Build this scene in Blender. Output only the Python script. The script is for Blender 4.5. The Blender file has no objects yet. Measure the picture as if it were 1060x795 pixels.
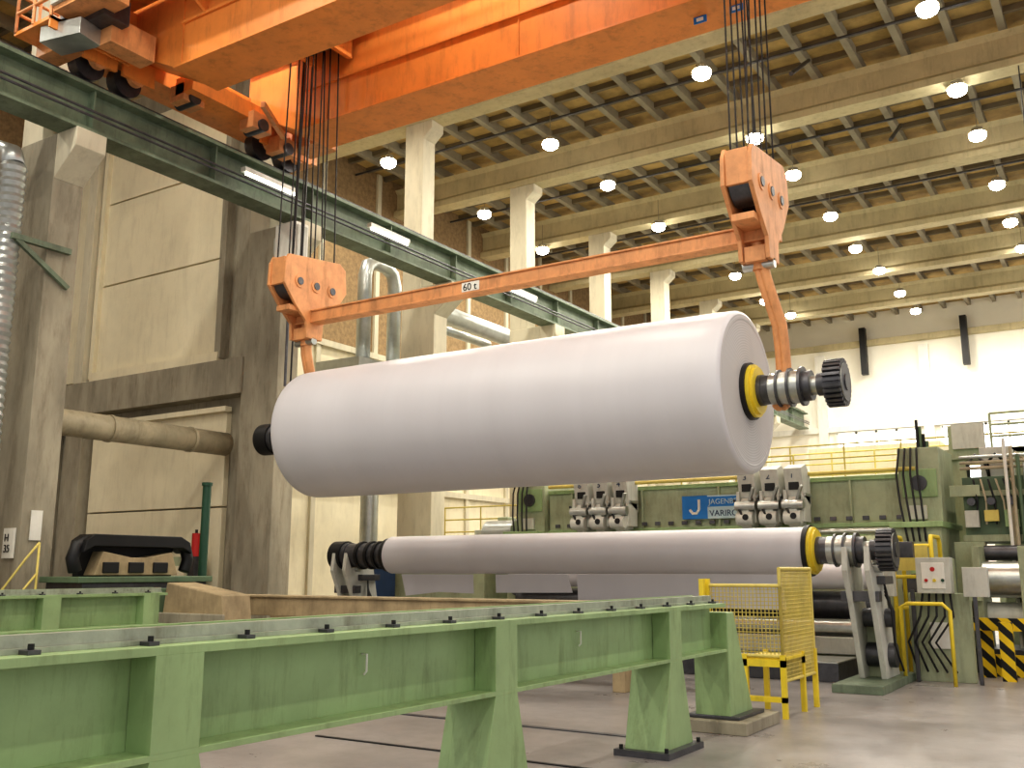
import bpy, bmesh, math, random
from mathutils import Vector, Matrix, Euler
random.seed(4)
S = bpy.context.scene
def lin(c):
    return tuple(((v/255)/12.92 if v/255<=0.04045 else (((v/255)+0.055)/1.055)**2.4) for v in c)
def mat(name, rgb, rough=0.6, metal=0.0, var=0.25, scale=1.5, bump=0.0, dark=None, stretch=(1,1,1), emit=0, grime=0.0, gcol=(96,84,66)):
    m = bpy.data.materials.new(name); m.use_nodes=True
    nt=m.node_tree; N=nt.nodes; L=nt.links; b=N['Principled BSDF']
    c=lin(rgb)
    d=lin(dark) if dark else tuple(v*(1-var) for v in c)
    tc=N.new('ShaderNodeTexCoord'); mp=N.new('ShaderNodeMapping'); mp.inputs['Scale'].default_value=stretch
    L.new(tc.outputs['Object'],mp.inputs['Vector'])
    no=N.new('ShaderNodeTexNoise'); no.inputs['Scale'].default_value=scale; no.inputs['Detail'].default_value=6; no.inputs['Roughness'].default_value=0.65
    L.new(mp.outputs['Vector'],no.inputs['Vector'])
    cr=N.new('ShaderNodeValToRGB'); cr.color_ramp.elements[0].position=0.32; cr.color_ramp.elements[1].position=0.62
    cr.color_ramp.elements[0].color=(*d,1); cr.color_ramp.elements[1].color=(*c,1)
    L.new(no.outputs['Fac'],cr.inputs['Fac']); out=cr.outputs['Color']
    if grime:
        m2=N.new('ShaderNodeMapping'); m2.inputs['Scale'].default_value=(1.6,1.6,.28); L.new(tc.outputs['Object'],m2.inputs['Vector'])
        n3=N.new('ShaderNodeTexNoise'); n3.inputs['Scale'].default_value=3.2; n3.inputs['Detail'].default_value=9; n3.inputs['Roughness'].default_value=.75
        L.new(m2.outputs['Vector'],n3.inputs['Vector'])
        mr=N.new('ShaderNodeMapRange'); mr.inputs['From Min'].default_value=.5; mr.inputs['From Max'].default_value=.74; mr.inputs['To Max'].default_value=grime
        L.new(n3.outputs['Fac'],mr.inputs['Value'])
        mx=N.new('ShaderNodeMix'); mx.data_type='RGBA'; L.new(mr.outputs['Result'],mx.inputs['Factor']); L.new(out,mx.inputs['A']); mx.inputs['B'].default_value=(*lin(gcol),1)
        out=mx.outputs['Result']
        r2=N.new('ShaderNodeMapRange'); r2.inputs['To Min'].default_value=rough; r2.inputs['To Max'].default_value=min(1,rough+.35); L.new(mr.outputs['Result'],r2.inputs['Value']); L.new(r2.outputs['Result'],b.inputs['Roughness'])
    L.new(out,b.inputs['Base Color'])
    if not grime: b.inputs['Roughness'].default_value=rough
    b.inputs['Metallic'].default_value=metal
    if bump:
        bp=N.new('ShaderNodeBump'); bp.inputs['Strength'].default_value=bump; bp.inputs['Distance'].default_value=0.02
        n2=N.new('ShaderNodeTexNoise'); n2.inputs['Scale'].default_value=scale*8; n2.inputs['Detail'].default_value=4
        L.new(mp.outputs['Vector'],n2.inputs['Vector'])
        L.new(n2.outputs['Fac'],bp.inputs['Height']); L.new(bp.outputs['Normal'],b.inputs['Normal'])
    if emit:
        b.inputs['Emission Color'].default_value=(*c,1); b.inputs['Emission Strength'].default_value=emit
    return m
def stripes(name, c1, c2, scale, axis='X', rot=(0,0,0), rough=.6):
    m=mat(name,c1,rough); nt=m.node_tree; N=nt.nodes; L=nt.links; b=N['Principled BSDF']
    tc=N.new('ShaderNodeTexCoord'); mp=N.new('ShaderNodeMapping'); mp.inputs['Rotation'].default_value=rot
    L.new(tc.outputs['Object'],mp.inputs['Vector'])
    w=N.new('ShaderNodeTexWave'); w.bands_direction=axis; w.inputs['Scale'].default_value=scale; w.wave_profile='SAW'
    L.new(mp.outputs['Vector'],w.inputs['Vector'])
    cr=N.new('ShaderNodeValToRGB'); cr.color_ramp.interpolation='CONSTANT'
    cr.color_ramp.elements[0].color=(*lin(c1),1); cr.color_ramp.elements[1].color=(*lin(c2),1); cr.color_ramp.elements[1].position=.5
    L.new(w.outputs['Fac'],cr.inputs['Fac']); L.new(cr.outputs['Color'],b.inputs['Base Color'])
    return m

M={}
M['conc']=mat('concrete_column',(172,164,144),.85,0,.4,1.2,.3,stretch=(1,1,.3),grime=.6)
M['concbeam']=mat('concrete_beam',(206,194,156),.8,0,.22,.8,.2,grime=.35)
M['concup']=mat('painted_concrete',(216,208,184),.8,0,.22,.9,.2,stretch=(1,1,.3),grime=.3)
M['cream']=mat('cream_wall_panel',(236,226,196),.75,0,.14,.7,.1,grime=.25,gcol=(150,132,104))
M['cream2']=mat('white_end_wall',(250,246,232),.7,0,.06,.6,.1)
M['brown']=mat('brown_acoustic_brick',(158,132,96),.9,0,.4,6,.5)
M['deck']=mat('ochre_roof_deck',(200,170,110),.85,0,.5,1.1,.2)
M['rib']=mat('grey_roof_rib',(160,152,132),.8,0,.25,1)
M['purlin']=mat('dark_roof_purlin',(128,116,94),.8,0,.25,1)
M['orange']=mat('crane_orange_paint',(240,152,76),.45,0,.16,1.6,.05,grime=.4,gcol=(110,70,40))
M['orange2']=mat('crane_orange_worn',(226,160,106),.5,0,.25,3,.1,grime=.55,gcol=(96,66,44))
M['green']=mat('machine_green_paint',(158,184,132),.42,0,.2,1.6,.05,grime=.55,gcol=(92,96,66))
M['green2']=mat('machine_green_pale',(176,184,152),.5,0,.25,2,.05,grime=.5)
M['dgreen']=mat('runway_green_paint',(122,136,114),.5,0,.45,1.5,.1,grime=.5,gcol=(50,52,42))
M['mgreen']=mat('mid_green_paint',(100,122,94),.5,0,.3,2,.1,grime=.4)
M['gfloor']=mat('deep_green_paint',(42,80,60),.5,0,.2,2)
M['steel']=mat('worn_steel',(196,198,192),.32,.85,.25,5,.05)
M['railtop']=mat('rail_steel',(178,184,168),.4,.4,.3,5,.05,grime=.5)
M['dsteel']=mat('dark_steel',(100,100,104),.4,.7,.35,5,.05)
M['black']=mat('black_rubber',(22,22,24),.5,0,.3,4)
M['yellow']=mat('safety_yellow',(236,210,60),.45,0,.12,4,grime=.35)
M['yellow2']=mat('dull_yellow_rail',(216,198,108),.5,0,.15,4,grime=.3)
M['grey']=mat('grey_enclosure',(204,204,194),.5,0,.15,3,grime=.4)
M['white']=mat('white_paint',(236,234,224),.5,0,.08,3,grime=.2)
M['duct']=mat('galvanised_duct',(196,200,198),.35,.7,.25,2,.05)
M['pipe']=mat('painted_duct',(190,178,150),.55,0,.35,2,grime=.5)
M['blue']=mat('sign_blue',(28,120,196),.4,0,.05,3)
M['lblue']=mat('sign_grey',(186,208,214),.4,0,.05,3)
M['dblue']=mat('dark_blue_paint',(40,62,96),.5,0,.2,3)
M['beige']=mat('beige_timber',(180,160,126),.7,0,.35,2.5,.1,grime=.5)
M['rope']=mat('steel_rope',(40,36,34),.5,.4,.2,20)
M['red']=mat('signal_red',(190,40,36),.5,0,.1,3)
M['haz']=stripes('hazard_stripe',(240,205,30),(18,18,18),2.2,'DIAGONAL')
M['lampglass']=mat('lamp_glass_globe',(255,250,238),.3,0,0,1,emit=34)
M['tube']=mat('fluorescent_tube',(255,252,240),.3,0,0,1,emit=4)
M['window']=mat('daylight_glazing',(246,250,255),.3,0,0,1,emit=3)
def paper():
    m=bpy.data.materials.new('white_paper'); m.use_nodes=True; nt=m.node_tree;N=nt.nodes;L=nt.links;b=N['Principled BSDF']
    tc=N.new('ShaderNodeTexCoord'); mp=N.new('ShaderNodeMapping'); mp.inputs['Scale'].default_value=(2.5,.05,.05)
    L.new(tc.outputs['Object'],mp.inputs['Vector'])
    no=N.new('ShaderNodeTexNoise'); no.inputs['Scale'].default_value=1.0; no.inputs['Detail'].default_value=3
    L.new(mp.outputs['Vector'],no.inputs['Vector'])
    cr=N.new('ShaderNodeValToRGB'); cr.color_ramp.elements[0].position=.2; cr.color_ramp.elements[1].position=.8
    cr.color_ramp.elements[0].color=(*lin((204,202,206)),1); cr.color_ramp.elements[1].color=(*lin((211,209,213)),1)
    L.new(no.outputs['Fac'],cr.inputs['Fac']); L.new(cr.outputs['Color'],b.inputs['Base Color'])
    b.inputs['Roughness'].default_value=.4
    return m
M['paper']=paper()
def paperend():
    m=bpy.data.materials.new('paper_roll_end'); m.use_nodes=True; nt=m.node_tree;N=nt.nodes;L=nt.links;b=N['Principled BSDF']
    tc=N.new('ShaderNodeTexCoord'); mp=N.new('ShaderNodeMapping'); mp.inputs['Location'].default_value=(0,-12.7,-4.08)
    L.new(tc.outputs['Object'],mp.inputs['Vector'])
    w=N.new('ShaderNodeTexWave'); w.wave_type='RINGS'; w.rings_direction='X'; w.inputs['Scale'].default_value=9; w.inputs['Distortion'].default_value=.6
    L.new(mp.outputs['Vector'],w.inputs['Vector'])
    cr=N.new('ShaderNodeValToRGB'); cr.color_ramp.elements[0].color=(*lin((184,181,180)),1); cr.color_ramp.elements[1].color=(*lin((200,197,196)),1)
    L.new(w.outputs['Fac'],cr.inputs['Fac']); L.new(cr.outputs['Color'],b.inputs['Base Color'])
    b.inputs['Roughness'].default_value=.8
    return m
M['paperend']=paperend()
def floormat():
    m=mat('polished_concrete_floor',(156,150,148),.32,0,.38,.6,0,grime=.35,gcol=(90,84,80)); nt=m.node_tree;N=nt.nodes;L=nt.links;b=N['Principled BSDF']
    n=N.new('ShaderNodeTexNoise'); n.inputs['Scale'].default_value=.9; n.inputs['Detail'].default_value=8; n.inputs['Roughness'].default_value=.7
    tc=N.new('ShaderNodeTexCoord'); L.new(tc.outputs['Object'],n.inputs['Vector'])
    r=N.new('ShaderNodeMapRange'); r.inputs['To Min'].default_value=.14; r.inputs['To Max'].default_value=.5
    L.new(n.outputs['Fac'],r.inputs['Value']); L.new(r.outputs['Result'],b.inputs['Roughness'])
    return m
M['floor']=floormat()

class B:
    def __init__(s,name): s.name=name; s.bm=bmesh.new(); s.ms=[]
    def mi(s,k):
        if k not in s.ms: s.ms.append(k)
        return s.ms.index(k)
    def face(s,vs,k,smooth=False):
        try: f=s.bm.faces.new(vs)
        except ValueError: return
        f.material_index=s.mi(k); f.smooth=smooth
    def v(s,p): return s.bm.verts.new(p)
    def hexa(s,c,k):
        v=[s.v(p) for p in c]
        for i in ((0,1,2,3),(7,6,5,4),(0,4,5,1),(1,5,6,2),(2,6,7,3),(3,7,4,0)): s.face([v[j] for j in i],k)
    def bx(s,x0,x1,y0,y1,z0,z1,k):
        s.hexa([(x0,y0,z0),(x1,y0,z0),(x1,y1,z0),(x0,y1,z0),(x0,y0,z1),(x1,y0,z1),(x1,y1,z1),(x0,y1,z1)],k)
    def ob(s,c,sz,rot,k):
        R=Euler([math.radians(a) for a in rot]).to_matrix(); c=Vector(c); h=[a/2 for a in sz]
        pts=[(-1,-1,-1),(1,-1,-1),(1,1,-1),(-1,1,-1),(-1,-1,1),(1,-1,1),(1,1,1),(-1,1,1)]
        s.hexa([c+R@Vector((p[0]*h[0],p[1]*h[1],p[2]*h[2])) for p in pts],k)
    def prism(s,pts,vec,k):
        a=[s.v(p) for p in pts]; vec=Vector(vec); b=[s.v(Vector(p)+vec) for p in pts]
        s.face(list(reversed(a)),k); s.face(b,k); n=len(pts)
        for i in range(n): s.face([a[i],a[(i+1)%n],b[(i+1)%n],b[i]],k)
    def cyl(s,p0,p1,r,k,r1=None,seg=24,caps=True,kc=None):
        p0=Vector(p0);p1=Vector(p1); r1=r if r1 is None else r1
        d=(p1-p0).normalized(); a=d.orthogonal().normalized(); b=d.cross(a)
        def ring(p,rr): return [p+(a*math.cos(2*math.pi*i/seg)+b*math.sin(2*math.pi*i/seg))*rr for i in range(seg)]
        A=[s.v(q) for q in ring(p0,r)]; C=[s.v(q) for q in ring(p1,r1)]
        for i in range(seg): s.face([A[i],A[(i+1)%seg],C[(i+1)%seg],C[i]],k,True)
        if caps:
            s.face([s.v(q) for q in reversed(ring(p0,r))],kc or k); s.face([s.v(q) for q in ring(p1,r1)],kc or k)
    def tube(s,path,r,k,seg=10,sy=1.0):
        P=[Vector(p) for p in path]; prev=None; a=None; n=len(P)
        for i,p in enumerate(P):
            t=(P[min(i+1,n-1)]-P[max(i-1,0)]).normalized()
            if a is None: a=t.orthogonal().normalized()
            else: a=(a-t*a.dot(t)).normalized()
            b=t.cross(a)
            ring=[s.v(p+(a*math.cos(2*math.pi*j/seg)+b*math.sin(2*math.pi*j/seg)*sy)*r) for j in range(seg)]
            if prev:
                for j in range(seg): s.face([prev[j],prev[(j+1)%seg],ring[(j+1)%seg],ring[j]],k,True)
            else: s.face(list(reversed(ring)),k)
            prev=ring
        s.face(prev,k)
    def ibeamY(s,x,y0,y1,z0,z1,w,tf,tw,k):
        s.bx(x-w/2,x+w/2,y0,y1,z0,z0+tf,k); s.bx(x-w/2,x+w/2,y0,y1,z1-tf,z1,k); s.bx(x-tw/2,x+tw/2,y0,y1,z0+tf,z1-tf,k)
    def rail(s,p0,p1,h,k,n=None,r=.025,bars=2):
        p0=Vector(p0);p1=Vector(p1); L=(p1-p0).length; n=n or max(1,round(L/1.2)); up=Vector((0,0,1))
        for i in range(n+1):
            q=p0.lerp(p1,i/n); s.cyl(q,q+up*h,r,k,seg=8)
        for j in range(bars):
            z=up*h*(1-j/ (bars+.0)); s.cyl(p0+z,p1+z,r,k,seg=8)
    def done(s,bevel=0,parent=None):
        bmesh.ops.recalc_face_normals(s.bm,faces=s.bm.faces)
        me=bpy.data.meshes.new(s.name); s.bm.to_mesh(me); s.bm.free()
        for k in s.ms: me.materials.append(M[k])
        o=bpy.data.objects.new(s.name,me); S.collection.objects.link(o)
        if bevel:
            md=o.modifiers.new('bevel','BEVEL'); md.width=bevel; md.segments=2; md.limit_method='ANGLE'; md.angle_limit=math.radians(50)
        if parent: o.parent=parent
        return o
def text(name,body,loc,size,k,rot=(90,0,0),parent=None,ext=.004):
    cu=bpy.data.curves.new(name,'FONT'); cu.body=body; cu.size=size; cu.extrude=ext
    o=bpy.data.objects.new(name,cu); S.collection.objects.link(o); o.location=loc; o.rotation_euler=[math.radians(a) for a in rot]
    cu.materials.append(M[k])
    if parent: o.parent=parent
    return o

# ============ ROOM SHELL ============
b=B('floor'); b.bx(-25.3,12,-8,55.3,-.2,0,'floor'); b.done()
b=B('ceiling'); b.bx(-25.3,12,-8,55.3,15.75,15.95,'deck'); b.done()
b=B('ceiling_ribs')
x=-24.6
while x<12: b.bx(x-.09,x+.09,-8,55,15.45,15.75,'rib'); x+=1.2
b.done()
YC=[-1.5,4.1,9.75,15.35,21,26.6,32.2,37.8,43.4,49]
b=B('ceiling_cross_purlins')
for y in YC:
    for d in (.95,1.9,2.85,3.8,4.75): b.bx(-25,12,y+d-.06,y+d+.06,15.58,15.75,'purlin')
b.done()
for y in YC:
    b=B('roof_beam')
    b.prism([(-25,y-.3,14.4),(-25,y+.3,14.4),(-25,y+.3,14.6),(-25,y+.12,14.75),(-25,y+.12,15.3),(-25,y+.25,15.45),(-25,y-.25,15.45),(-25,y-.12,15.3),(-25,y-.12,14.75),(-25,y-.3,14.6)],(37,0,0),'concbeam')
    b.done()
b=B('wall_left'); b.bx(-25.3,-25,-8,15.4,0,15.75,'brown')
b.bx(-22.3,-22,15.8,55,0,9.0,'cream'); b.bx(-22.3,-22,15.8,55,9.0,15.75,'brown')
y=17
while y<54: b.bx(-22,-21.9,y-.1,y+.1,0,15.7,'concup'); y+=2.8
b.bx(-22,-21.85,15.8,55,8.9,9.1,'concup'); b.bx(-22,-21.85,15.8,55,4.4,4.6,'concup')
b.done()
b=B('wall_back'); b.bx(-25.3,12,55,55.3,0,15.75,'cream2'); b.done()
b=B('trim_back_wall')
for xx in (-20,-14.5,-9,-3.5,2,7.5): b.bx(xx-.25,xx+.25,54.7,55,0,13.6,'white')
b.bx(-22,12,54.6,55,13.85,14.15,'concbeam'); b.bx(-22,12,54.75,55,9.2,9.5,'white')
for xx in (-12,-6.9,-1.5): b.bx(xx-.16,xx+.16,54.3,54.7,12.2,14.8,'black')
b.done()
for i,(x0,x1) in enumerate(((-13.8,-9.6),(-8.4,-4.2))):
    b=B('window_%d'%(i+1))
    b.bx(x0,x1,54.85,54.98,5.6,9.1,'window')
    for xx in [x0+(x1-x0)*j/4 for j in range(5)]: b.bx(xx-.06,xx+.06,54.78,55,5.5,9.15,'white')
    for zz in (5.5,7.3,9.1): b.bx(x0,x1,54.78,55,zz-.06,zz+.06,'white')
    b.done()
b=B('wall_partition')
b.bx(-25,-17,15.4,15.8,0,15.75,'conc')
b.bx(-25,-16.9,15.0,15.4,5.65,6.5,'conc')
b.bx(-23.3,-22.95,15.0,15.4,6.5,15.7,'concup'); b.bx(-24.6,-24.1,15.1,15.4,0,15.7,'conc'); b.bx(-23.5,-22.8,15.05,15.4,0,5.65,'conc')
b.bx(-24.0,-23.4,15.25,15.4,6.6,13,'cream')
for (z0,z1) in ((6.75,9.1),(9.14,11.4),(11.44,13.6)):
    b.bx(-22.8,-18.0,15.28,15.4,z0,z1,'cream')
for (z0,z1) in ((.4,3.1),(3.14,5.3)):
    b.bx(-22.6,-17.6,15.25,15.4,z0,z1,'cream')
b.bx(-22.9,-22.75,15.15,15.42,6.6,13.8,'cream'); b.bx(-18.05,-17.85,15.15,15.42,6.6,13.8,'conc')
b.done(.01)
b=B('trim_1'); b.bx(-22.8,-17.9,15.12,15.3,6.5,6.75,'cream'); b.bx(-24.1,-17.5,15.1,15.3,5.3,5.42,'cream'); b.done()

for i,y in enumerate(YC):
    b=B('crane_column'); k2='conc' if y<16 else 'concup'
    b.bx(-16.95,-15.8,y-.3,y+.3,0,9.45,k2)
    b.bx(-16.95,-16.3,y-.28,y+.28,9.45,14.4,'concup')
    b.prism([(-15.8,y-.3,8.6),(-15.2,y-.3,9.1),(-15.2,y-.3,9.45),(-15.8,y-.3,9.45)],(0,.6,0),'concup')
    b.prism([(-16.3,y-.28,13.9),(-16.0,y-.28,14.15),(-16.0,y-.28,14.4),(-16.3,y-.28,14.4)],(0,.56,0),'concup')
    b.done(.015)

b=B('crane_runway_beam')
b.ibeamY(-15.5,-8,54.5,9.45,10.35,.55,.07,.05,'dgreen')
b.bx(-15.56,-15.44,-8,54.5,10.35,10.5,'dsteel')
y=-7
while y<54: b.bx(-15.72,-15.28,y-.015,y+.015,9.53,10.28,'dgreen'); y+=2.8
for z in (9.65,9.75): b.cyl((-15.05,-8,z),(-15.05,54,z),.025,'dsteel',seg=8)
b.done()
b=B('fluorescent_strip_light')
for y0 in (13.2,17.2,23.5):
    b.bx(-15.22,-15.08,y0,y0+1.5,9.92,10.02,'white'); b.cyl((-15.12,y0+.05,9.88),(-15.12,y0+1.45,9.88),.035,'tube',seg=10)
b.done()
b=B('junction_box'); b.bx(-15.6,-15.0,14.6,15.02,8.35,9.25,'white'); b.bx(-15.0,-14.97,14.65,14.97,8.42,9.18,'grey'); b.bx(-15.75,-15.6,14.7,15.0,8.6,9,'grey')
b.cyl((-15.3,14.8,8.35),(-15.3,14.8,5.6),.03,'dsteel',seg=8); b.cyl((-15.2,14.9,8.35),(-15.25,14.9,4.8),.02,'black',seg=8); b.done(.02)

# ============ CRANE ============
b=B('overhead_crane')
def girder(y0,y1,z0,z1,k):
    xa,xb=-15.2,11.5
    b.prism([(xa,y0,z0+.75),(xa+1.5,y0,z0),(xb,y0,z0),(xb,y0,z1),(xa,y0,z1)],(0,y1-y0,0),k)
    b.bx(xa+1.5,xb,y0-.08,y1+.08,z0-.04,z0,k); b.bx(xa,xb,y0-.1,y1+.1,z1,z1+.05,k)
    xx=xa+1.6
    while xx<xb:
        b.bx(xx,xx+.03,y0-.02,y0,z0,z1,k); b.bx(xx,xx+.03,y1,y1+.02,z0,z1,k); xx+=5.2
    b.bx(xa+1.6,xb,y0-.05,y0,z0+.8,z0+.86,k)
girder(10.3,11.15,10.5,12.1,'orange'); girder(13.3,14.15,10.5,12.1,'orange')
for y in (10.9,13.5): b.bx(-15,11.5,y-.04,y+.04,12.15,12.25,'dsteel')
b.bx(-15.85,-15.15,9.2,15.0,10.95,11.6,'orange'); b.bx(-15.95,-15.05,9.0,9.4,10.75,11.3,'orange2'); b.bx(-15.95,-15.05,14.9,15.25,10.75,11.3,'orange2')
for y in (9.7,10.5,13.9,14.7):
    b.cyl((-15.62,y,10.8),(-15.38,y,10.8),.3,'dsteel',seg=24); b.cyl((-15.2,y,10.8),(-15.08,y,10.8),.17,'orange2',seg=18)
    b.bx(-15.12,-15.04,y-.34,y+.34,10.7,11.1,'orange')
b.bx(-14.9,-14.1,14.3,14.9,10.75,11.3,'orange2'); b.cyl((-14.9,14.6,11.0),(-14.0,14.6,11.0),.22,'orange2'); b.bx(-14.6,-14.2,9.3,10.2,10.7,11.2,'orange2')
b.bx(-15.3,-14.0,9.0,9.5,11.0,11.45,'dsteel')
b.ob((-14.7,12.2,10.9),(.5,1.9,.35),(0,0,0),'orange'); b.ob((-14.2,13.1,10.75),(.1,1.5,.12),(0,0,30),'orange2')
for (x,y,z) in ((-14.9,11.5,10.6),(-14.5,12.9,10.5),(-14.9,14.0,10.5)):
    b.bx(x-.2,x+.2,y-.25,y+.25,z,z+.35,'orange2'); b.cyl((x-.25,y,z+.1),(x+.25,y,z+.1),.13,'dsteel',seg=16)
b.bx(-15.3,11,9.1,10.2,11.95,12.02,'orange'); b.bx(-15.3,11,14.25,15.1,11.95,12.02,'orange')
b.bx(-15.3,11,9.1,9.16,11.75,12.0,'orange')
for x in [-15+2*i for i in range(13)]:
    b.prism([(x,10.3,11.3),(x,10.3,11.95),(x,9.2,11.95)],(.06,0,0),'orange')
    b.prism([(x,14.15,11.3),(x,14.15,11.95),(x,15.0,11.95)],(.06,0,0),'orange')
b.rail((-15.2,9.15,12.0),(11,9.15,12.0),1.1,'yellow2',bars=2); b.rail((-15.2,15.05,12.0),(11,15.05,12.0),1.1,'yellow2',bars=2)
b.bx(-16.0,-14.9,8.6,10.2,11.0,11.07,'orange'); b.bx(-14.95,-14.9,8.6,10.2,10.85,11.07,'orange')
b.rail((-15.95,8.6,11.05),(-15.95,10.2,11.05),1.1,'orange2',n=4,bars=3,r=.03); b.rail((-15.95,8.6,11.05),(-14.9,8.6,11.05),1.1,'orange2',n=2,bars=3,r=.03)
b.bx(-14.85,-13.6,8.6,9.2,11.1,11.9,'orange2'); b.bx(-14.85,-14.3,8.54,8.6,11.2,11.8,'grey'); b.ob((-14.9,9.0,10.85),(.9,.5,.3),(0,0,12),'duct')
for i in range(8):
    x0=-14+i*1.2
    b.tube([(x0,14.3,10.9),(x0+.2,14.3,10.7),(x0+.6,14.3,10.62),(x0+1.0,14.3,10.7),(x0+1.2,14.3,10.9)],.02,'black',6)
for xc in (-12.65,-4.1):
    b.bx(xc-1.2,xc+1.2,10.8,13.6,12.35,12.6,'orange2'); b.bx(xc-1.0,xc+1.0,11.3,13.1,12.05,12.4,'dsteel')
    b.cyl((xc-.9,12.2,12.85),(xc+.9,12.2,12.85),.45,'dsteel'); b.bx(xc-.9,xc-.4,11,12,12.6,13.2,'orange2')
    b.cyl((xc-.3,12.7,12.0),(xc+.3,12.7,12.0),.33,'dsteel'); b.bx(xc-.45,xc-.35,12.2,13.2,11.6,12.4,'orange'); b.bx(xc+.35,xc+.45,12.2,13.2,11.6,12.4,'orange')
    for yy in (10.9,13.5):
        for dx in (-.9,.9): b.cyl((xc+dx,yy-.08,12.4),(xc+dx,yy+.08,12.4),.17,'dsteel',seg=18)
for x in (-5.3,-4.7): b.bx(x,x+.22,13.7,13.72,10.34,10.46,'blue'); b.bx(x+.05,x+.17,13.69,13.7,10.37,10.43,'white')
crane=b.done(.008)

# ============ SPREADER + HOOK BLOCKS ============
YR=12.7; ZR=4.08
b=B('lifting_spreader_beam')
b.bx(-12.9,-3.9,YR-.13,YR+.13,6.14,6.17,'orange2'); b.bx(-12.9,-3.9,YR-.13,YR+.13,6.35,6.38,'orange2'); b.bx(-12.9,-3.9,YR-.1,YR+.1,6.17,6.35,'orange2')
b.bx(-9.05,-8.7,YR-.115,YR-.1,6.18,6.34,'white')
for xc in (-12.65,-4.1):
    prof=[(-.78,1.0),(-.7,1.15),(.62,1.3),(.78,1.2),(.82,.75),(.5,.3),(.22,0),(.2,-.3),(-.2,-.3),(-.22,0),(-.5,.25),(-.8,.6)]
    for dx in (-.22,.16):
        b.prism([(xc+dx,YR+p[0],6.15+p[1]) for p in prof],(.06,0,0),'orange2')
    b.bx(xc-.16,xc+.16,YR-.6,YR+.6,6.3,6.4,'orange2')
    b.bx(xc-.16,xc+.16,YR-.76,YR-.7,6.75,7.25,'orange2'); b.bx(xc-.16,xc+.16,YR+.72,YR+.78,6.95,7.3,'orange2')
    for yy in (-.42,.0,.42):
        b.cyl((xc-.14,YR+yy,6.85),(xc+.14,YR+yy,6.85),.3,'dsteel',seg=28)
        b.cyl((xc-.25,YR+yy,6.85),(xc+.25,YR+yy,6.85),.07,'dsteel',seg=14)
        b.cyl((xc-.235,YR+yy,6.85),(xc+.235,YR+yy,6.85),.12,'orange2',seg=20)
    b.cyl((xc,YR,6.5),(xc,YR,5.75),.09,'orange2',seg=16); b.ob((xc,YR,5.95),(.3,.34,.22),(0,0,0),'orange2')
    b.cyl((xc-.22,YR,5.82),(xc+.22,YR,5.82),.07,'steel',seg=16)
    hook=[(0,5.9),(.02,5.6),(.1,5.3),(.2,5.0),(.28,4.65),(.3,4.3),(.27,4.05),(.17,3.9),(.03,3.84)]
    hx = -3.93 if xc>-8 else -12.62
    for ddx in ((-.05),(.07)):
        b.tube([(xc+(hx-xc)*min(1,i/3)+ddx*.6,YR+p[0],p[1]) for i,p in enumerate(hook)],.075,'orange2',10,.7)
spr=b.done(.01)
text('capacity_text','60 t',(-9.02,YR-.118,6.2),.17,'black',parent=spr)
b=B('hoist_ropes')
for xc in (-12.65,-4.1):
    for i,yy in enumerate((-.7,-.5,-.42,-.28,-.12,.05,.14,.3,.45,.6)):
        dx=(-.09,.09)[i%2]
        b.cyl((xc+dx,YR+yy,6.85),(xc+dx*1.5,YR+yy*.75,12.2),.014,'rope',seg=6)
for (x,y) in ((-13.3,13.0),(-13.15,13.1)): b.cyl((x,y,12.0),(x-.1,y,6.9),.022,'black',seg=6)
b.done()

# ============ ROLLS ============
def ringX(b,x0,x1,y,z,r,k,r1=None,seg=40,kc=None): b.cyl((x0,y,z),(x1,y,z),r,k,r1=r1,seg=seg,kc=kc)
def gear(b,x0,x1,y,z,r,k,n=26):
    ringX(b,x0,x1,y,z,r*.86,k,kc='black')
    for i in range(n):
        a=2*math.pi*i/n
        b.ob(((x0+x1)/2,y+math.cos(a)*r*.93,z+math.sin(a)*r*.93),(x1-x0,.16*r,.13*r),(math.degrees(a),0,0),k)
    ringX(b,x1-.01,x1+.015,y,z,r*.8,'steel',kc='dsteel'); ringX(b,x1+.0,x1+.03,y,z,r*.35,'dsteel')
def spool(b,xr,xl,y,z,s=1.0,lend=1.5):
    ringX(b,xr,xr+.07,y,z,.39*s,'black'); ringX(b,xr+.07,xr+.12,y,z,.36*s,'yellow'); ringX(b,xr+.12,xr+.16,y,z,.32*s,'yellow')
    ringX(b,xr+.1,xr+.22,y,z,.21*s,'dsteel'); x=xr+.2
    for i,(w,r,k) in enumerate(((.12,.2,'dsteel'),(.1,.21,'steel'),(.03,.25,'dsteel'),(.12,.22,'steel'),(.03,.26,'dsteel'),(.12,.22,'steel'),(.04,.26,'dsteel'),(.1,.2,'dsteel'),(.08,.13,'steel'),(.12,.15,'dsteel'))):
        ringX(b,x,x+w,y,z,r*s,k); x+=w
    gear(b,x,x+.22,y,z,.31*s,'dsteel')
    ringX(b,xl-.12,xl,y,z,.33*s,'black'); ringX(b,xl-lend+.4,xl-.12,y,z,.24*s,'dsteel')
    for q in (.3,.5,.75): ringX(b,xl-q-.06,xl-q,y,z,.28*s,'black')
    # plain left shaft stub with collars
    ringX(b,xl-lend+.3,xl-lend+.4,y,z,.26*s,'dsteel'); ringX(b,xl-lend,xl-lend+.3,y,z,.29*s,'black'); ringX(b,xl-lend-.04,xl-lend,y,z,.24*s,'dsteel')
b=B('jumbo_paper_roll')
XL,XRR=-12.3,-4.33; R=1.12; seg=128
prof=[(XL,R-.06),(XL+.015,R-.02),(XL+.05,R-.005),(XL+.3,R),(-10.9,R+.003),(-8.6,R),(-6,R+.003),(XRR-.3,R),(XRR-.05,R-.008),(XRR-.015,R-.025),(XRR,R-.06)]
rings=[]
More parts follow.
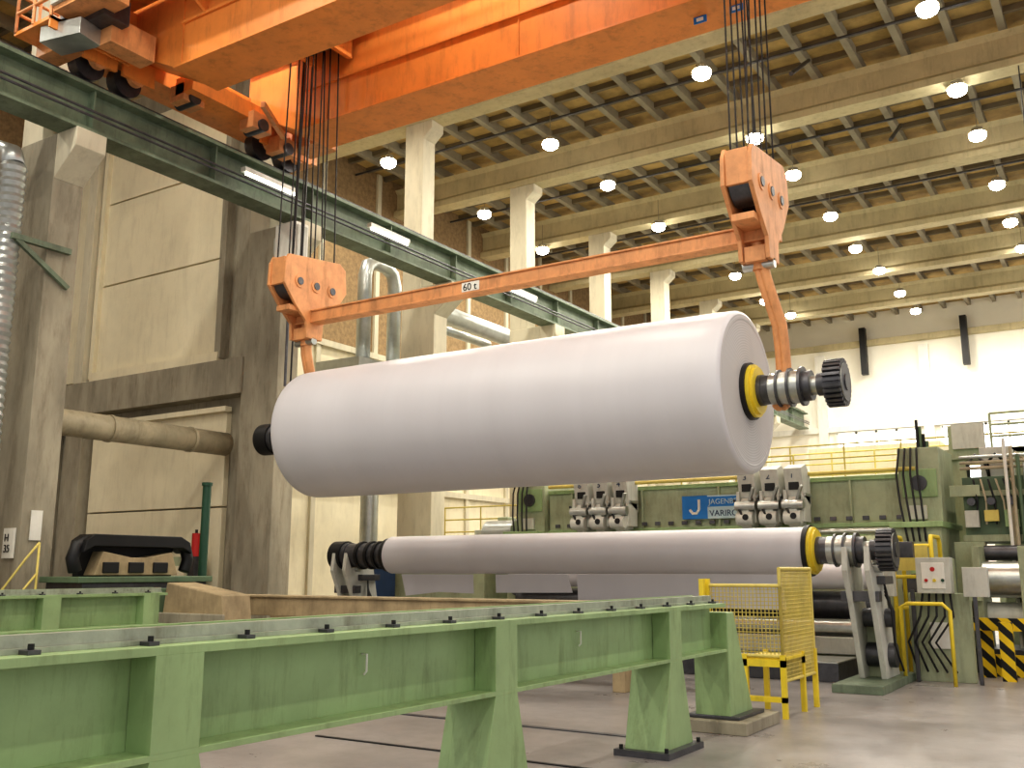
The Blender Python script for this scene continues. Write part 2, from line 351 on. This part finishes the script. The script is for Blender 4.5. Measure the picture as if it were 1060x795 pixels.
for (x,r) in prof:
    rings.append([b.v((x,YR+r*math.cos(2*math.pi*i/seg),ZR+r*math.sin(2*math.pi*i/seg))) for i in range(seg)])
for j in range(len(rings)-1):
    for i in range(seg): b.face([rings[j][i],rings[j][(i+1)%seg],rings[j+1][(i+1)%seg],rings[j+1][i]],'paper',True)
for x0,sg in ((XL,-1),(XRR,1)):
    pr=[(0,R-.06),(.006*sg,R-.12),(.0,R-.14),(.004*sg,R-.75),(0,.2)]
    rr=[[b.v((x0+dx,YR+r*math.cos(2*math.pi*i/seg),ZR+r*math.sin(2*math.pi*i/seg))) for i in range(seg)] for dx,r in pr]
    for j in range(len(rr)-1):
        for i in range(seg): b.face([rr[j][i],rr[j][(i+1)%seg],rr[j+1][(i+1)%seg],rr[j+1][i]],'paperend')
    b.face(rr[-1],'paperend')
spool(b,XRR,XL,YR,ZR,1.0,1.3)
b.done()
Y2,Z2=15.3,2.0
b=B('paper_roll_on_spool')
ringX(b,-12.6,-4.4,Y2,Z2,.36,'paper',seg=72,kc='paperend')
spool(b,-4.4,-12.6,Y2,Z2,1.0,1.5)
b.done()
b=B('paper_web')
b.prism([(-12.3,15.2,1.63),(-10.6,15.2,1.63),(-10.6,15.22,1.28),(-11.4,15.22,1.3),(-12.2,15.22,1.22)],(0,.01,0),'paper')
b.prism([(-10.1,15.2,1.63),(-8.6,15.2,1.63),(-8.5,15.22,1.32),(-10.1,15.22,1.3)],(0,.01,0),'paper')
b.prism([(-8.4,15.2,1.63),(-4.8,15.2,1.63),(-4.75,15.24,1.1),(-8.4,15.24,1.12)],(0,.01,0),'paper')
b.done()

# ============ RAIL GIRDERS ============
def rail_girder(name,x,y0,y1,posts):
    b=B(name)
    b.bx(x-.2,x+.2,y0,y1,.84,.87,'green'); b.bx(x-.2,x+.2,y0,y1,1.31,1.35,'green'); b.bx(x-.015,x+.015,y0,y1,.87,1.31,'green')
    b.bx(x-.06,x+.06,y0,y1,1.35,1.375,'railtop'); b.bx(x-.035,x+.035,y0,y1,1.375,1.43,'railtop')
    y=y0+.3
    while y<y1:
        b.bx(x+.06,x+.13,y-.03,y+.03,1.35,1.37,'dsteel'); b.cyl((x+.1,y,1.37),(x+.1,y,1.395),.014,'black',seg=8)
        y+=.6
    b.bx(x-.2,x-.17,y0,y1,1.35,1.43,'green')
    for y in posts:
        for (xa,xb) in ((x+.12,x+.2),(x-.2,x-.12)):
            b.prism([(xa,y-.14,.84),(xa,y+.14,.84),(xa,y+.34,.06),(xa,y-.34,.06)],(xb-xa,0,0),'green')
        b.prism([(x-.12,y-.14,.84),(x-.12,y-.1,.84),(x-.12,y-.3,.06),(x-.12,y-.34,.06)],(.24,0,0),'green')
        b.prism([(x-.12,y+.1,.84),(x-.12,y+.14,.84),(x-.12,y+.34,.06),(x-.12,y+.3,.06)],(.24,0,0),'green')
        b.bx(x+.02,x+.2,y-.14,y+.14,.87,1.31,'green')
        b.bx(x-.28,x+.28,y-.42,y+.42,0,.06,'dsteel')
        for dx in (-.22,.24):
            for dy in (-.38,.38): b.cyl((x+dx,y+dy,.06),(x+dx,y+dy,.1),.02,'black',seg=8)
    b.tube([(x+.02,4.7,1.2),(x+.06,4.7,1.2),(x+.06,4.7,1.1),(x+.04,4.7,1.08)],.008,'white',6); b.tube([(x+.02,7.4,1.2),(x+.06,7.4,1.2),(x+.06,7.4,1.1),(x+.04,7.4,1.08)],.008,'white',6)
    return b.done(.006)
rail_girder('reel_rail_girder',-4.12,-2,10.42,(.5,3.2,6.05,9.05))
rail_girder('reel_rail_girder',-13.6,-2,10.6,(.5,3.3,6.1,8.6,10.3))
b=B('girder_end_support')
x,y=-4.12,10.75
b.prism([(x-.2,y-.3,1.25),(x-.2,y-.1,1.25),(x-.2,y+.4,.16),(x-.2,y-.3,.16)],(.4,0,0),'green')
b.bx(x-.3,x+.3,y-.32,y+.5,.13,.17,'dsteel'); b.bx(x-.42,x+.42,y-.45,y+.65,0,.13,'conc'); b.done(.01)

# ============ YELLOW MESH GATE ============
b=B('yellow_mesh_guard')
def mesh_panel(p0,p1,z0,z1,sp=.045):
    p0=Vector(p0);p1=Vector(p1); L=(p1-p0).length
    for q in (p0,p1): b.cyl((q.x,q.y,z0),(q.x,q.y,z1),.022,'yellow2',seg=8)
    for z in (z0,z1): b.cyl((p0.x,p0.y,z),(p1.x,p1.y,z),.022,'yellow2',seg=8)
    n=int(L/sp)
    for i in range(1,n): q=p0.lerp(p1,i/n); b.cyl((q.x,q.y,z0),(q.x,q.y,z1),.0065,'yellow2',seg=4,caps=False)
    n=int((z1-z0)/sp)
    for i in range(1,n): z=z0+(z1-z0)*i/n; b.cyl((p0.x,p0.y,z),(p1.x,p1.y,z),.0065,'yellow2',seg=4,caps=False)
mesh_panel((-4.64,11.75,0),(-3.74,11.75,0),.7,1.52)
mesh_panel((-3.74,11.75,0),(-3.73,13.0,0),.42,1.72)
for (x,y) in ((-4.2,11.75),(-3.74,11.75),(-4.2,12.5),(-3.74,12.5),(-3.73,13.0)): b.bx(x-.03,x+.03,y-.03,y+.03,0,.72,'yellow')
b.bx(-4.23,-3.71,11.72,11.78,.58,.66,'yellow'); b.bx(-4.23,-3.71,12.47,12.53,.58,.66,'yellow'); b.bx(-4.23,-3.71,11.75,12.5,.66,.69,'yellow')
b.bx(-4.23,-3.71,11.72,11.78,.18,.24,'yellow'); b.bx(-4.68,-4.62,11.72,11.78,0,1.6,'yellow'); b.bx(-4.7,-4.64,11.6,11.66,1.1,1.6,'yellow')
b.done()

# ============ REEL STANDS ============
def stand(name,x):
    b=B(name)
    b.bx(x-.35,x+.35,14.6,17.0,0,.12,'dgreen')
    for dx in (-.2,.12):
        b.prism([(x+dx,15.0,2.05),(x+dx,15.15,1.75),(x+dx,15.45,1.75),(x+dx,15.62,2.1),(x+dx,15.78,1.95),(x+dx,15.95,1.2),(x+dx,16.5,.12),(x+dx,15.6,.12),(x+dx,15.2,1.2),(x+dx,14.95,1.7)],(.08,0,0),'grey')
    b.cyl((x-.25,15.8,1.0),(x+.3,15.8,1.0),.14,'dsteel'); b.cyl((x-.25,15.9,.45),(x+.3,15.9,.45),.18,'dsteel')
    b.cyl((x+.12,16.2,.2),(x+.12,15.4,1.5),.07,'green2',seg=16); b.cyl((x+.12,15.55,1.25),(x+.12,15.35,1.65),.04,'steel',seg=12)
    b.bx(x-.12,x+.12,15.9,16.8,.12,.9,'green2'); b.bx(x-.3,x+.25,15.2,15.4,1.25,1.4,'dsteel')
    b.cyl((x+.1,15.3,1.74),(x+.3,15.3,1.74),.07,'steel'); b.bx(x+.2,x+.32,15.35,15.9,1.5,1.62,'dsteel')
    for j in range(4): b.tube([(x+.25,15.6,1.5-.05*j),(x+.35,15.5+.05*j,1.1),(x+.3,15.8,.6),(x+.32,16.2,.2)],.018,'black',6)
    return b.done(.01)
stand('reel_stand',-3.62); stand('reel_stand',-13.75)
b=B('control_cabinet')
b.bx(-3.1,-2.6,16.6,16.9,1.35,1.9,'grey'); b.bx(-3.02,-2.68,16.58,16.6,1.42,1.82,'white'); b.cyl((-2.85,16.57,1.72),(-2.85,16.6,1.72),.035,'red',seg=16)
b.bx(-3.75,-3.4,16.4,16.6,1.3,1.85,'grey'); b.bx(-3.3,-2.4,16.9,17.1,0,1.35,'green2'); b.bx(-2.45,-2.1,16.7,16.9,1.3,1.75,'grey')
for i in range(5): b.tube([(-3.05+i*.1,16.75,1.35),(-3.1+i*.12,16.7,1.0),(-3.3+i*.1,16.7,.6),(-3.2+i*.14,16.8,.15)],.02,'black',6)
for i in range(3): b.cyl((-2.95+i*.12,16.55,1.55),(-2.95+i*.12,16.58,1.55),.025,('red','yellow','gfloor')[i],seg=12)
for x in (-3.2,-2.3): b.bx(x-.03,x+.03,16.72,16.78,0,1.4,'dsteel')
b.bx(-3.0,-2.7,16.86,16.9,.5,.9,'white')
b.bx(-3.35,-3.12,16.6,16.75,1.9,2.15,'dsteel')
b.done(.01)
b=B('yellow_tube_frame')
for x in (-3.55,-2.95):
    b.tube([(x,17.2,0),(x,17.2,2.15),(x,17.25,2.25),(x,17.9,2.25),(x,18,2.15),(x,18,0)],.035,'yellow',10)
for z in (1.1,1.6,2.1): b.cyl((-3.55,17.2,z),(-2.95,17.2,z),.03,'yellow',seg=8)
b.tube([(-3.3,16.3,0),(-3.3,16.3,1.15),(-3.2,16.3,1.2),(-2.7,16.3,1.2),(-2.6,16.3,1.1),(-2.6,16.3,0)],.03,'yellow',8)
b.bx(-3.5,-3.0,17.15,17.18,1.7,2.1,'yellow2')
b.done()

# ============ WINDER MACHINE ============
b=B('winder_machine')
b.bx(-11.2,-3.3,19.05,19.9,2.5,3.45,'green2'); b.bx(-11.2,-3.3,18.98,19.05,2.5,2.58,'green'); b.bx(-11.2,-3.3,18.98,19.05,3.37,3.45,'green')
for x in (-10.6,-8.9,-7.2,-4.6): b.bx(x-.02,x+.02,18.98,19.05,2.55,3.4,'green2')
b.cyl((-11.1,18.9,2.42),(-3.4,18.9,2.42),.06,'steel',seg=14); b.cyl((-11.1,18.85,3.52),(-3.4,18.85,3.52),.04,'yellow2',seg=10)
for i in range(26):
    x=-11+i*.3; b.bx(x,x+.12,18.94,18.98,2.62,2.7,'dsteel')
for x in (-11.6,-3.35):
    b.bx(x-.45,x+.35,18.6,20.6,0,2.5,'green2'); b.bx(x-.35,x+.35,18.9,20.4,2.5,3.9,'green2'); b.bx(x-.5,x+.4,18.5,20.7,2.45,2.55,'green')
    b.bx(x-.2,x+.2,18.56,18.6,.8,1.9,'green'); b.cyl((x-.1,18.5,1.4),(x-.1,18.62,1.4),.25,'dsteel')
    b.bx(x-.3,x+.3,18.85,18.9,3.0,3.5,'green'); b.cyl((x,18.8,3.25),(x,18.9,3.25),.14,'dsteel'); b.bx(x-.2,x+.1,18.82,18.9,2.6,2.85,'grey')
    for j in range(4): b.tube([(x-.3+j*.1,18.85,3.9),(x-.35+j*.12,18.7,3.4),(x-.3+j*.12,18.6,2.9),(x-.2+j*.1,18.55,2.2)],.022,'black',6)
for (y,z,r,k) in ((17.7,1.6,.22,'paper'),(18.0,1.1,.24,'dsteel'),(18.5,.6,.3,'steel'),(17.4,.75,.12,'steel'),(18.5,2.2,.12,'green2')):
    b.cyl((-11.3,y,z),(-3.85,y,z),r,k,seg=28)
b.bx(-11.2,-3.7,18.7,19.6,.0,1.7,'green2'); b.bx(-11.2,-3.7,18.65,18.72,1.7,2.3,'cream')
b.bx(-11.5,-3.9,17.2,17.3,.32,.6,'grey')
b.done(.01)
def slit(name,xc,labels):
    root=bpy.data.objects.new(name,None); S.collection.objects.link(root)
    for j,lab in enumerate(labels):
        x=xc+(j-1)*.46
        b=B('slitter_head_%d'%(j+1))
        b.prism([(x-.17,18.5,3.1),(x-.17,18.38,3.6),(x-.17,18.7,3.7),(x-.17,18.95,3.5),(x-.17,18.95,2.9)],(.34,0,0),'grey')
        b.prism([(x-.13,18.55,3.12),(x-.13,18.35,2.95),(x-.13,18.3,2.65),(x-.13,18.5,2.5),(x-.13,18.9,2.55),(x-.13,18.9,3.0)],(.2,0,0),'grey')
        b.cyl((x-.2,18.35,2.92),(x+.2,18.35,2.92),.09,'steel',seg=18); b.cyl((x-.18,18.38,2.68),(x+.14,18.38,2.68),.13,'grey',seg=20)
        b.cyl((x+.02,18.24,2.7),(x+.02,18.5,2.7),.06,'black',seg=14)
        b.bx(x-.2,x-.14,18.4,18.9,2.55,3.2,'grey'); b.bx(x+.12,x+.17,18.45,18.9,2.6,3.1,'grey')
        b.ob((x+.1,18.33,3.05),(.05,.08,.5),(18,25,0),'steel'); b.ob((x-.12,18.32,2.85),(.04,.06,.45),(-10,-30,0),'black')
        b.bx(x-.1,x+.1,18.44,18.5,3.2,3.35,'black'); b.bx(x-.22,x+.2,18.5,18.9,3.08,3.14,'steel')
        b.done(.008,root)
        text('number_%d'%(j+1),lab,(x-.06,18.39,3.42),.17,'dblue',rot=(77,0,0),parent=root)
slit('slitter_station',-9.6,'654'); slit('slitter_station',-5.96,'321')
b=B('blue_machine_sign')
b.bx(-7.97,-7.42,18.93,18.98,2.73,3.2,'blue'); b.bx(-7.42,-6.55,18.93,18.98,2.73,3.2,'lblue')
b.tube([(-7.6,18.925,3.12),(-7.6,18.925,2.92),(-7.66,18.925,2.84),(-7.74,18.925,2.84),(-7.8,18.925,2.92)],.03,'white',8)
b.bx(-7.42,-6.55,18.925,18.93,2.97,3.17,'blue')
sg=b.done()
text('sign_text_upper','JAGENBERG',(-7.39,18.92,3.02),.15,'lblue',parent=sg); text('sign_text_lower','VARIROLL',(-7.38,18.925,2.78),.17,'dblue',parent=sg)

b=B('winder_drive_unit')
b.bx(-2.7,.8,19.3,21.0,2.2,3.35,'mgreen'); b.bx(-2.75,.85,19.25,19.3,3.0,3.1,'green2'); b.bx(-2.75,.85,19.25,19.3,2.2,2.32,'green2')
b.bx(-2.9,-2.4,19.2,19.5,0,2.2,'green2'); b.bx(.2,.8,19.2,20.5,0,2.2,'green2')
for i in range(9):
    x=-2.6+i*.33; b.tube([(x,19.5,3.35),(x,19.4,3.6),(x+.15,19.3,3.75),(x+.3,19.35,3.6),(x+.33,19.5,3.4)],.03,('dsteel','black','pipe')[i%3],8)
for i in range(6): b.tube([(-2.5+i*.12,19.2,3.3),(-2.45+i*.14,19.15,2.9),(-2.5+i*.16,19.2,2.5)],.02,('black','pipe')[i%2],6)
b.bx(-2.4,-1.9,19.5,20.2,3.35,3.9,'grey'); b.bx(-1.7,-1.1,19.7,20.2,3.35,3.7,'green2')
for z in (3.5,3.6,3.7): b.cyl((-2.7,19.2,z),(.5,19.2,z),.03,('pipe','duct','pipe')[int(z*10)%3],seg=10)
for i in range(5): b.cyl((-1.95+i*.1,19.1,.4),(-1.95+i*.1,19.1,4.0-.15*i),.03,('white','pipe','mgreen','duct','black')[i],seg=10)
for i in range(6):
    b.bx(-2.68+.32*i,-2.45+.32*i,19.15,19.25,2.45+.1*(i%2),2.75,('grey','yellow2','green','white','dsteel','green2')[i]); b.cyl((-2.55+.32*i,19.1,2.9),(-2.55+.32*i,19.3,2.9),.07,'dsteel',seg=14)
b.cyl((-1.9,19.2,0),(-1.9,19.2,2.9),.06,'pipe',seg=12)
b.cyl((-2.4,18.6,1.55),(1.2,18.6,1.55),.3,'steel',seg=36); b.cyl((-2.4,18.9,.95),(1.2,18.9,.95),.22,'white',seg=30); b.cyl((-2.4,19.1,2.0),(1.2,19.1,2.0),.13,'dsteel',seg=24)
for x in (-2.45,-1.75): b.bx(x-.06,x+.06,18.3,19.2,.3,2.1,'green2'); b.cyl((x-.1,18.6,1.55),(x+.1,18.6,1.55),.18,'yellow2',seg=18)
b.bx(-2.7,1,18.7,20,0,.4,'dsteel')
b.bx(-2.9,-2.75,17.9,18.1,0,1.9,'green2'); b.bx(-2.95,-2.4,18.2,19.0,1.2,1.3,'green2')
b.bx(-2.9,-2.4,19.15,19.2,3.0,3.2,'green2')
b.done(.01)
b=B('hazard_striped_post')
for (x,y) in ((-2.75,17.2),(-2.35,18.0),(-2.0,17.5)): b.bx(x-.1,x+.1,y-.05,y+.05,0,.9,'haz')
b.bx(-2.6,-1.0,17.75,17.8,.75,.95,'haz'); b.bx(-2.4,1.0,18.2,18.25,.0,.35,'haz')
b.done()
b=B('machine_tower')
b.bx(-3.9,-3.5,21.5,22,0,4.2,'green2'); b.bx(-3.2,-2.9,21.5,22,0,4.6,'green2'); b.bx(-3.9,-2.3,21.4,22.1,3.9,4.1,'green2')
for i in range(5): b.cyl((-3.75+i*.06,21.3,2.5),(-3.75+i*.06,21.3,4.75-.15*i),.03,('black','mgreen')[i%2],seg=8)
b.bx(-3.1,-2.5,21.3,21.4,4.1,4.6,'grey'); b.bx(-2.4,-1.8,21.5,22,0,4.1,'green2')
b.bx(-2.4,1.5,21.5,22,4.0,4.1,'green2'); b.rail((-2.4,21.5,4.1),(1.5,21.5,4.1),.7,'green2',bars=3)
for i in range(6): b.bx(-2.3+i*.5,-2.05+i*.5,21.35,21.5,3.3+.1*(i%3),4.0,('dsteel','grey','mgreen')[i%3])
b.done()
b=B('maintenance_railing')
b.rail((-8.5,24,3.7),(-2,24,3.7),1.0,'yellow2',bars=3,r=.02); b.rail((-11,20.2,3.45),(-6,20.2,3.45),.6,'yellow2',bars=2,r=.02)
b.rail((-17.5,22,2.4),(-11.5,22,2.4),1.0,'yellow2',bars=3,r=.02)
b.bx(-8.6,-1.9,23.9,25,3.6,3.7,'dgreen'); b.bx(-17.6,-11.4,21.9,23,2.3,2.4,'green2')
for x in (-17,-14.5,-12,-8.3,-5.3,-2.2): b.bx(x-.1,x+.1,22.3 if x<-10 else 24.3,22.5 if x<-10 else 24.5,0,2.3 if x<-10 else 3.6,'dgreen')
b.done()
b=B('access_ladder')
for x in (-12.55,-12.15): b.cyl((x,21.4,0),(x,21.6,3.5),.03,'yellow2',seg=8)
for i in range(13): b.cyl((-12.55,21.4+.2*i/13,.2+i*.26),(-12.15,21.4+.2*i/13,.2+i*.26),.018,'yellow2',seg=6)
b.done()
b=B('background_machinery')
b.bx(-15.5,-12.6,18.5,20,0,2.1,'green2'); b.bx(-14.8,-13.2,18.4,19.2,2.1,2.5,'green2'); b.cyl((-13,19.3,2.5),(-12.2,19.3,2.5),.35,'duct')
b.bx(-15.3,-14.9,17.5,18.2,0,1.9,'dblue'); b.bx(-14.5,-12.8,24,26,0,3.2,'green2'); b.bx(-12.4,-10,25,27,0,3.6,'green2'); b.bx(-9,-4,27,30,0,4.2,'green2'); b.bx(-9,-5,32,34,0,5.6,'cream')
b.bx(-3.5,3,30,33,0,5,'green2'); b.cyl((-10.9,23,2.2),(-10.9,24,2.2),.5,'dsteel'); b.bx(-11,-9.8,22,23,2,3.3,'green2')
b.rail((-9,30,4.2),(-4,30,4.2),1,'yellow2',bars=3)
for i in range(5): b.bx(-8.6+i*.9,-8+i*.9,26.9,27,1,3.6,'green')
for i in range(7):
    x=-14.9+i*.7; b.bx(x,x+.3,20.4,20.8,1.6,2.4+.3*(i%3),('dsteel','grey','green2')[i%3]); b.cyl((x+.4,20.5,0),(x+.4,20.5,2.2+.3*(i%2)),.05,'dsteel',seg=8)
b.done(.02)
b=B('checker_plate_step'); b.bx(-8.2,-4.2,15.9,17.1,.0,.28,'dsteel'); b.bx(-8.2,-4.2,15.88,17.1,.28,.3,'steel'); b.done(.005)

# ============ LEFT SIDE ============
b=B('cross_beam_cover')
b.bx(-14.8,-6.0,12.9,13.25,.9,1.22,'beige'); b.bx(-14.8,-6.0,12.86,13.3,1.22,1.26,'beige'); b.bx(-14.5,-5.2,13.9,14.2,.8,1.1,'beige')
for x in (-14.4,-11.5,-9,-6.5): b.bx(x-.1,x+.1,12.95,13.2,0,.9,'beige')
for x in (-14.2,-11.5,-9,-5.5): b.bx(x-.1,x+.1,13.95,14.15,0,.8,'beige')
b.done(.01)
b=B('concrete_block')
b.prism([(-14.4,11.2,0),(-12.6,11.2,0),(-12.8,11.2,1.3),(-14.2,11.2,1.5)],(0,.6,0),'beige'); b.bx(-14.35,-12.7,11.15,11.2,.0,1.0,'conc'); b.done(.02)
b=B('spool_cradle_machine')
b.prism([(-15.2,9.95,2.0),(-15.2,10.0,2.2),(-15.2,10.15,2.3),(-15.2,11.9,2.3),(-15.2,12.1,2.2),(-15.2,12.15,2.0),(-15.2,11.95,2.1),(-15.2,10.15,2.1)],(.45,0,0),'black')
b.tube([(-14.95,10.15,2.2),(-14.95,9.95,2.1),(-14.95,9.88,1.9),(-14.95,9.95,1.68)],.11,'black',12); b.tube([(-14.95,12.0,2.2),(-14.95,12.15,2.1),(-14.95,12.22,1.9),(-14.95,12.15,1.68)],.11,'black',12)
b.prism([(-15.1,10.2,1.62),(-15.1,11.9,1.62),(-15.1,11.75,2.02),(-15.1,11.2,1.92),(-15.1,10.9,1.92),(-15.1,10.35,2.02)],(.3,0,0),'beige')
for y in (10.35,10.85,11.35): b.bx(-14.82,-14.76,y,y+.3,1.66,1.84,'black')
b.bx(-15.25,-15.1,10.1,12.0,1.6,2.12,'black')
b.bx(-15.5,-14.5,9.8,12.3,0,1.5,'dsteel'); b.bx(-15.55,-14.45,9.7,12.4,1.5,1.6,'mgreen')
for y in (9.9,10.5,11.1,11.7): b.bx(-14.5,-14.44,y,y+.4,.5,1.4,'mgreen')
b.done(.012)
b=B('green_post'); b.cyl((-15.1,12.7,0),(-15.1,12.7,3.3),.08,'gfloor',seg=18); b.cyl((-15.1,12.7,3.3),(-15.1,12.7,3.36),.1,'gfloor',seg=18); b.done()
b=B('yellow_stair_rail')
b.tube([(-15.4,9.0,.0),(-15.4,9.0,1.4),(-15.3,9.3,1.9),(-15.3,9.5,2.15)],.02,'yellow2',8); b.tube([(-15.4,9.0,.9),(-15.3,9.3,1.4),(-15.3,9.5,1.65)],.02,'yellow2',8); b.tube([(-15.3,9.5,0),(-15.3,9.5,2.15)],.02,'yellow2',8)
b.done()
b=B('ventilation_duct')
b.tube([(-17.3,6,4.5),(-17.3,15.0,4.5)],.26,'pipe',24)
for y in (8,10.2,12,14): b.cyl((-17.3,y-.03,4.5),(-17.3,y+.03,4.5),.28,'pipe',seg=24)
b.done()
b=B('ribbed_duct')
z=3.6
while z<8.6: b.cyl((-15.95,8.8,z),(-15.95,8.8,z+.07),.2,'duct',r1=.23,seg=20,caps=False); b.cyl((-15.95,8.8,z+.07),(-15.95,8.8,z+.14),.23,'duct',r1=.2,seg=20,caps=False); z+=.14
b.cyl((-15.95,8.8,0),(-15.95,8.8,3.6),.17,'pipe',seg=20); b.tube([(-15.95,8.8,8.6),(-16.05,8.8,8.85),(-16.4,8.8,9.0),(-18,8.8,9.0)],.2,'duct',16)
b.done()
b=B('silver_ductwork')
b.tube([(-17.8,20.1,7.4),(-17.8,20.1,9.9),(-17.8,20.2,10.2),(-17.8,20.5,10.35),(-17.8,21.0,10.35),(-17.8,21.3,10.2),(-17.8,21.4,9.9),(-17.8,21.4,7.4)],.2,'duct',18)
b.tube([(-18.2,23,8.4),(-18.2,23,9.3),(-18.2,23.2,9.6),(-18.2,23.6,9.75),(-18.2,28.4,9.75),(-18.2,28.9,9.5),(-18.2,29,9.1),(-18.2,29,0)],.3,'duct',18)
b.bx(-19,-17.4,19.5,22.2,6.4,7.4,'duct'); b.tube([(-17.6,22.4,9.0),(-17.6,26,9.0)],.14,'duct',14); b.cyl((-18.2,21,0),(-18.2,21,6.4),.25,'duct')
b.done()
b=B('green_wall_bracket'); b.ob((-15.72,9.3,7.3),(.1,1.1,.1),(0,0,0),'dgreen'); b.ob((-15.72,9.35,6.95),(.08,1.2,.08),(-32,0,0),'dgreen'); b.done()
b=B('location_sign'); b.bx(-15.78,-15.76,9.6,9.8,2.2,2.7,'white'); b.bx(-16.2,-15.9,9.4,9.44,1.9,2.4,'white')
sgn=b.done()
text('sign_letters','H\n35',(-16.15,9.39,2.18),.18,'black',parent=sgn)
b=B('fire_extinguisher'); b.cyl((-17.5,14.5,2.0),(-17.5,14.5,2.5),.09,'red',seg=16); b.cyl((-17.5,14.5,2.5),(-17.5,14.5,2.58),.03,'black',seg=10); b.bx(-17.6,-17.4,14.4,14.6,0,2,'dsteel'); b.done()
b=B('wall_shelf_unit'); b.bx(-21,-17.9,14.7,15.1,0,2.0,'green2'); b.bx(-20.8,-18,14.65,14.7,.2,1.8,'cream'); b.done()
b=B('roof_conduits')
for (x,y) in ((-6.5,23.5),(-5.2,29),(-10,33)): b.cyl((x,y,14.3),(x+.05,y+1.6,15.4),.06,'dsteel',seg=8)
b.cyl((-1.5,26.0,14.2),(-1.5,26,9.5),.015,'black',seg=6)
for y in (24.2,29.8,35.4): b.cyl((-25,y,15.3),(12,y,15.3),.04,'dsteel',seg=6)
b.done()
b=B('floor_cable_channel'); b.bx(-7.5,-2.2,7.9,7.94,.0,.012,'black'); b.bx(-12,-4.6,9.6,9.68,0,.012,'dsteel'); b.done()

# ============ LAMPS ============
rows={-20.5:[1,8],-19:[18.4,22.4,27.8,31.9,35.9],-14:[-3,1.5,6,11.5,17.5,24,27.8,31.9,35.9,40,44,48],-8.5:[-3,1.5,6,12,18.2,22.4,26.5,30.3,34.8,38.4,42.6,46.8,50.5],-3:[-3,1.5,6,12,18.2,22.4,26.5,30.3,34.8,38.4,42.6,46.8,50.5],3:[-3,2,7,12,17,22,27,33,39,45,50]}  # first row: unseen side-bay lamps, added to brighten the left partition
def lampmesh():
    b=B('high_bay_lamp'); b.cyl((0,0,.1),(0,0,.2),.25,'rib',r1=.16,seg=24,caps=False); b.cyl((0,0,.2),(0,0,.26),.16,'rib',seg=16); b.cyl((0,0,.26),(0,0,1.1),.012,'rib',seg=6)
    zs=[(.14,.18),(.1,.23),(.03,.25),(-.05,.22),(-.1,.15),(-.12,.06)]
    for (z0,r0),(z1,r1) in zip(zs,zs[1:]): b.cyl((0,0,z0),(0,0,z1),r0,'lampglass',r1=r1,seg=12,caps=False)
    b.cyl((0,0,-.12),(0,0,-.13),.06,'lampglass',r1=.01,seg=12,caps=False)
    return b.done()
first=lampmesh(); k=0
for x,ys in rows.items():
    for y in ys:
        o=first if k==0 else bpy.data.objects.new('high_bay_lamp',first.data)
        if k: S.collection.objects.link(o)
        o.location=(x,y,14.35 if min(abs(y-q) for q in YC)>.65 else 14.14); k+=1
        ld=bpy.data.lights.new('lamp_beam','AREA'); ld.shape='DISK'; ld.size=.34; ld.energy=185 if y<36 else 300; ld.color=(1,.94,.82)
        lo=bpy.data.objects.new('lamp_beam',ld); S.collection.objects.link(lo); lo.location=(0,0,-.15); lo.parent=o
w=bpy.data.worlds.new('hall_daylight'); S.world=w; w.use_nodes=True; w.node_tree.nodes['Background'].inputs[0].default_value=(1,.97,.95,1); w.node_tree.nodes['Background'].inputs[1].default_value=.78
cd=bpy.data.cameras.new('camera'); cd.sensor_width=36; cd.lens=1012/1060*36; cd.clip_end=200
co=bpy.data.objects.new('camera',cd); S.collection.objects.link(co); co.location=(0,0,1.7); co.rotation_euler=(math.radians(100.8),0,math.radians(32.65)); S.camera=co
S.view_settings.view_transform='Standard'; S.view_settings.exposure=0
try: S.view_settings.look='Medium High Contrast'
except Exception: 
    print('LOOKS', 'no')
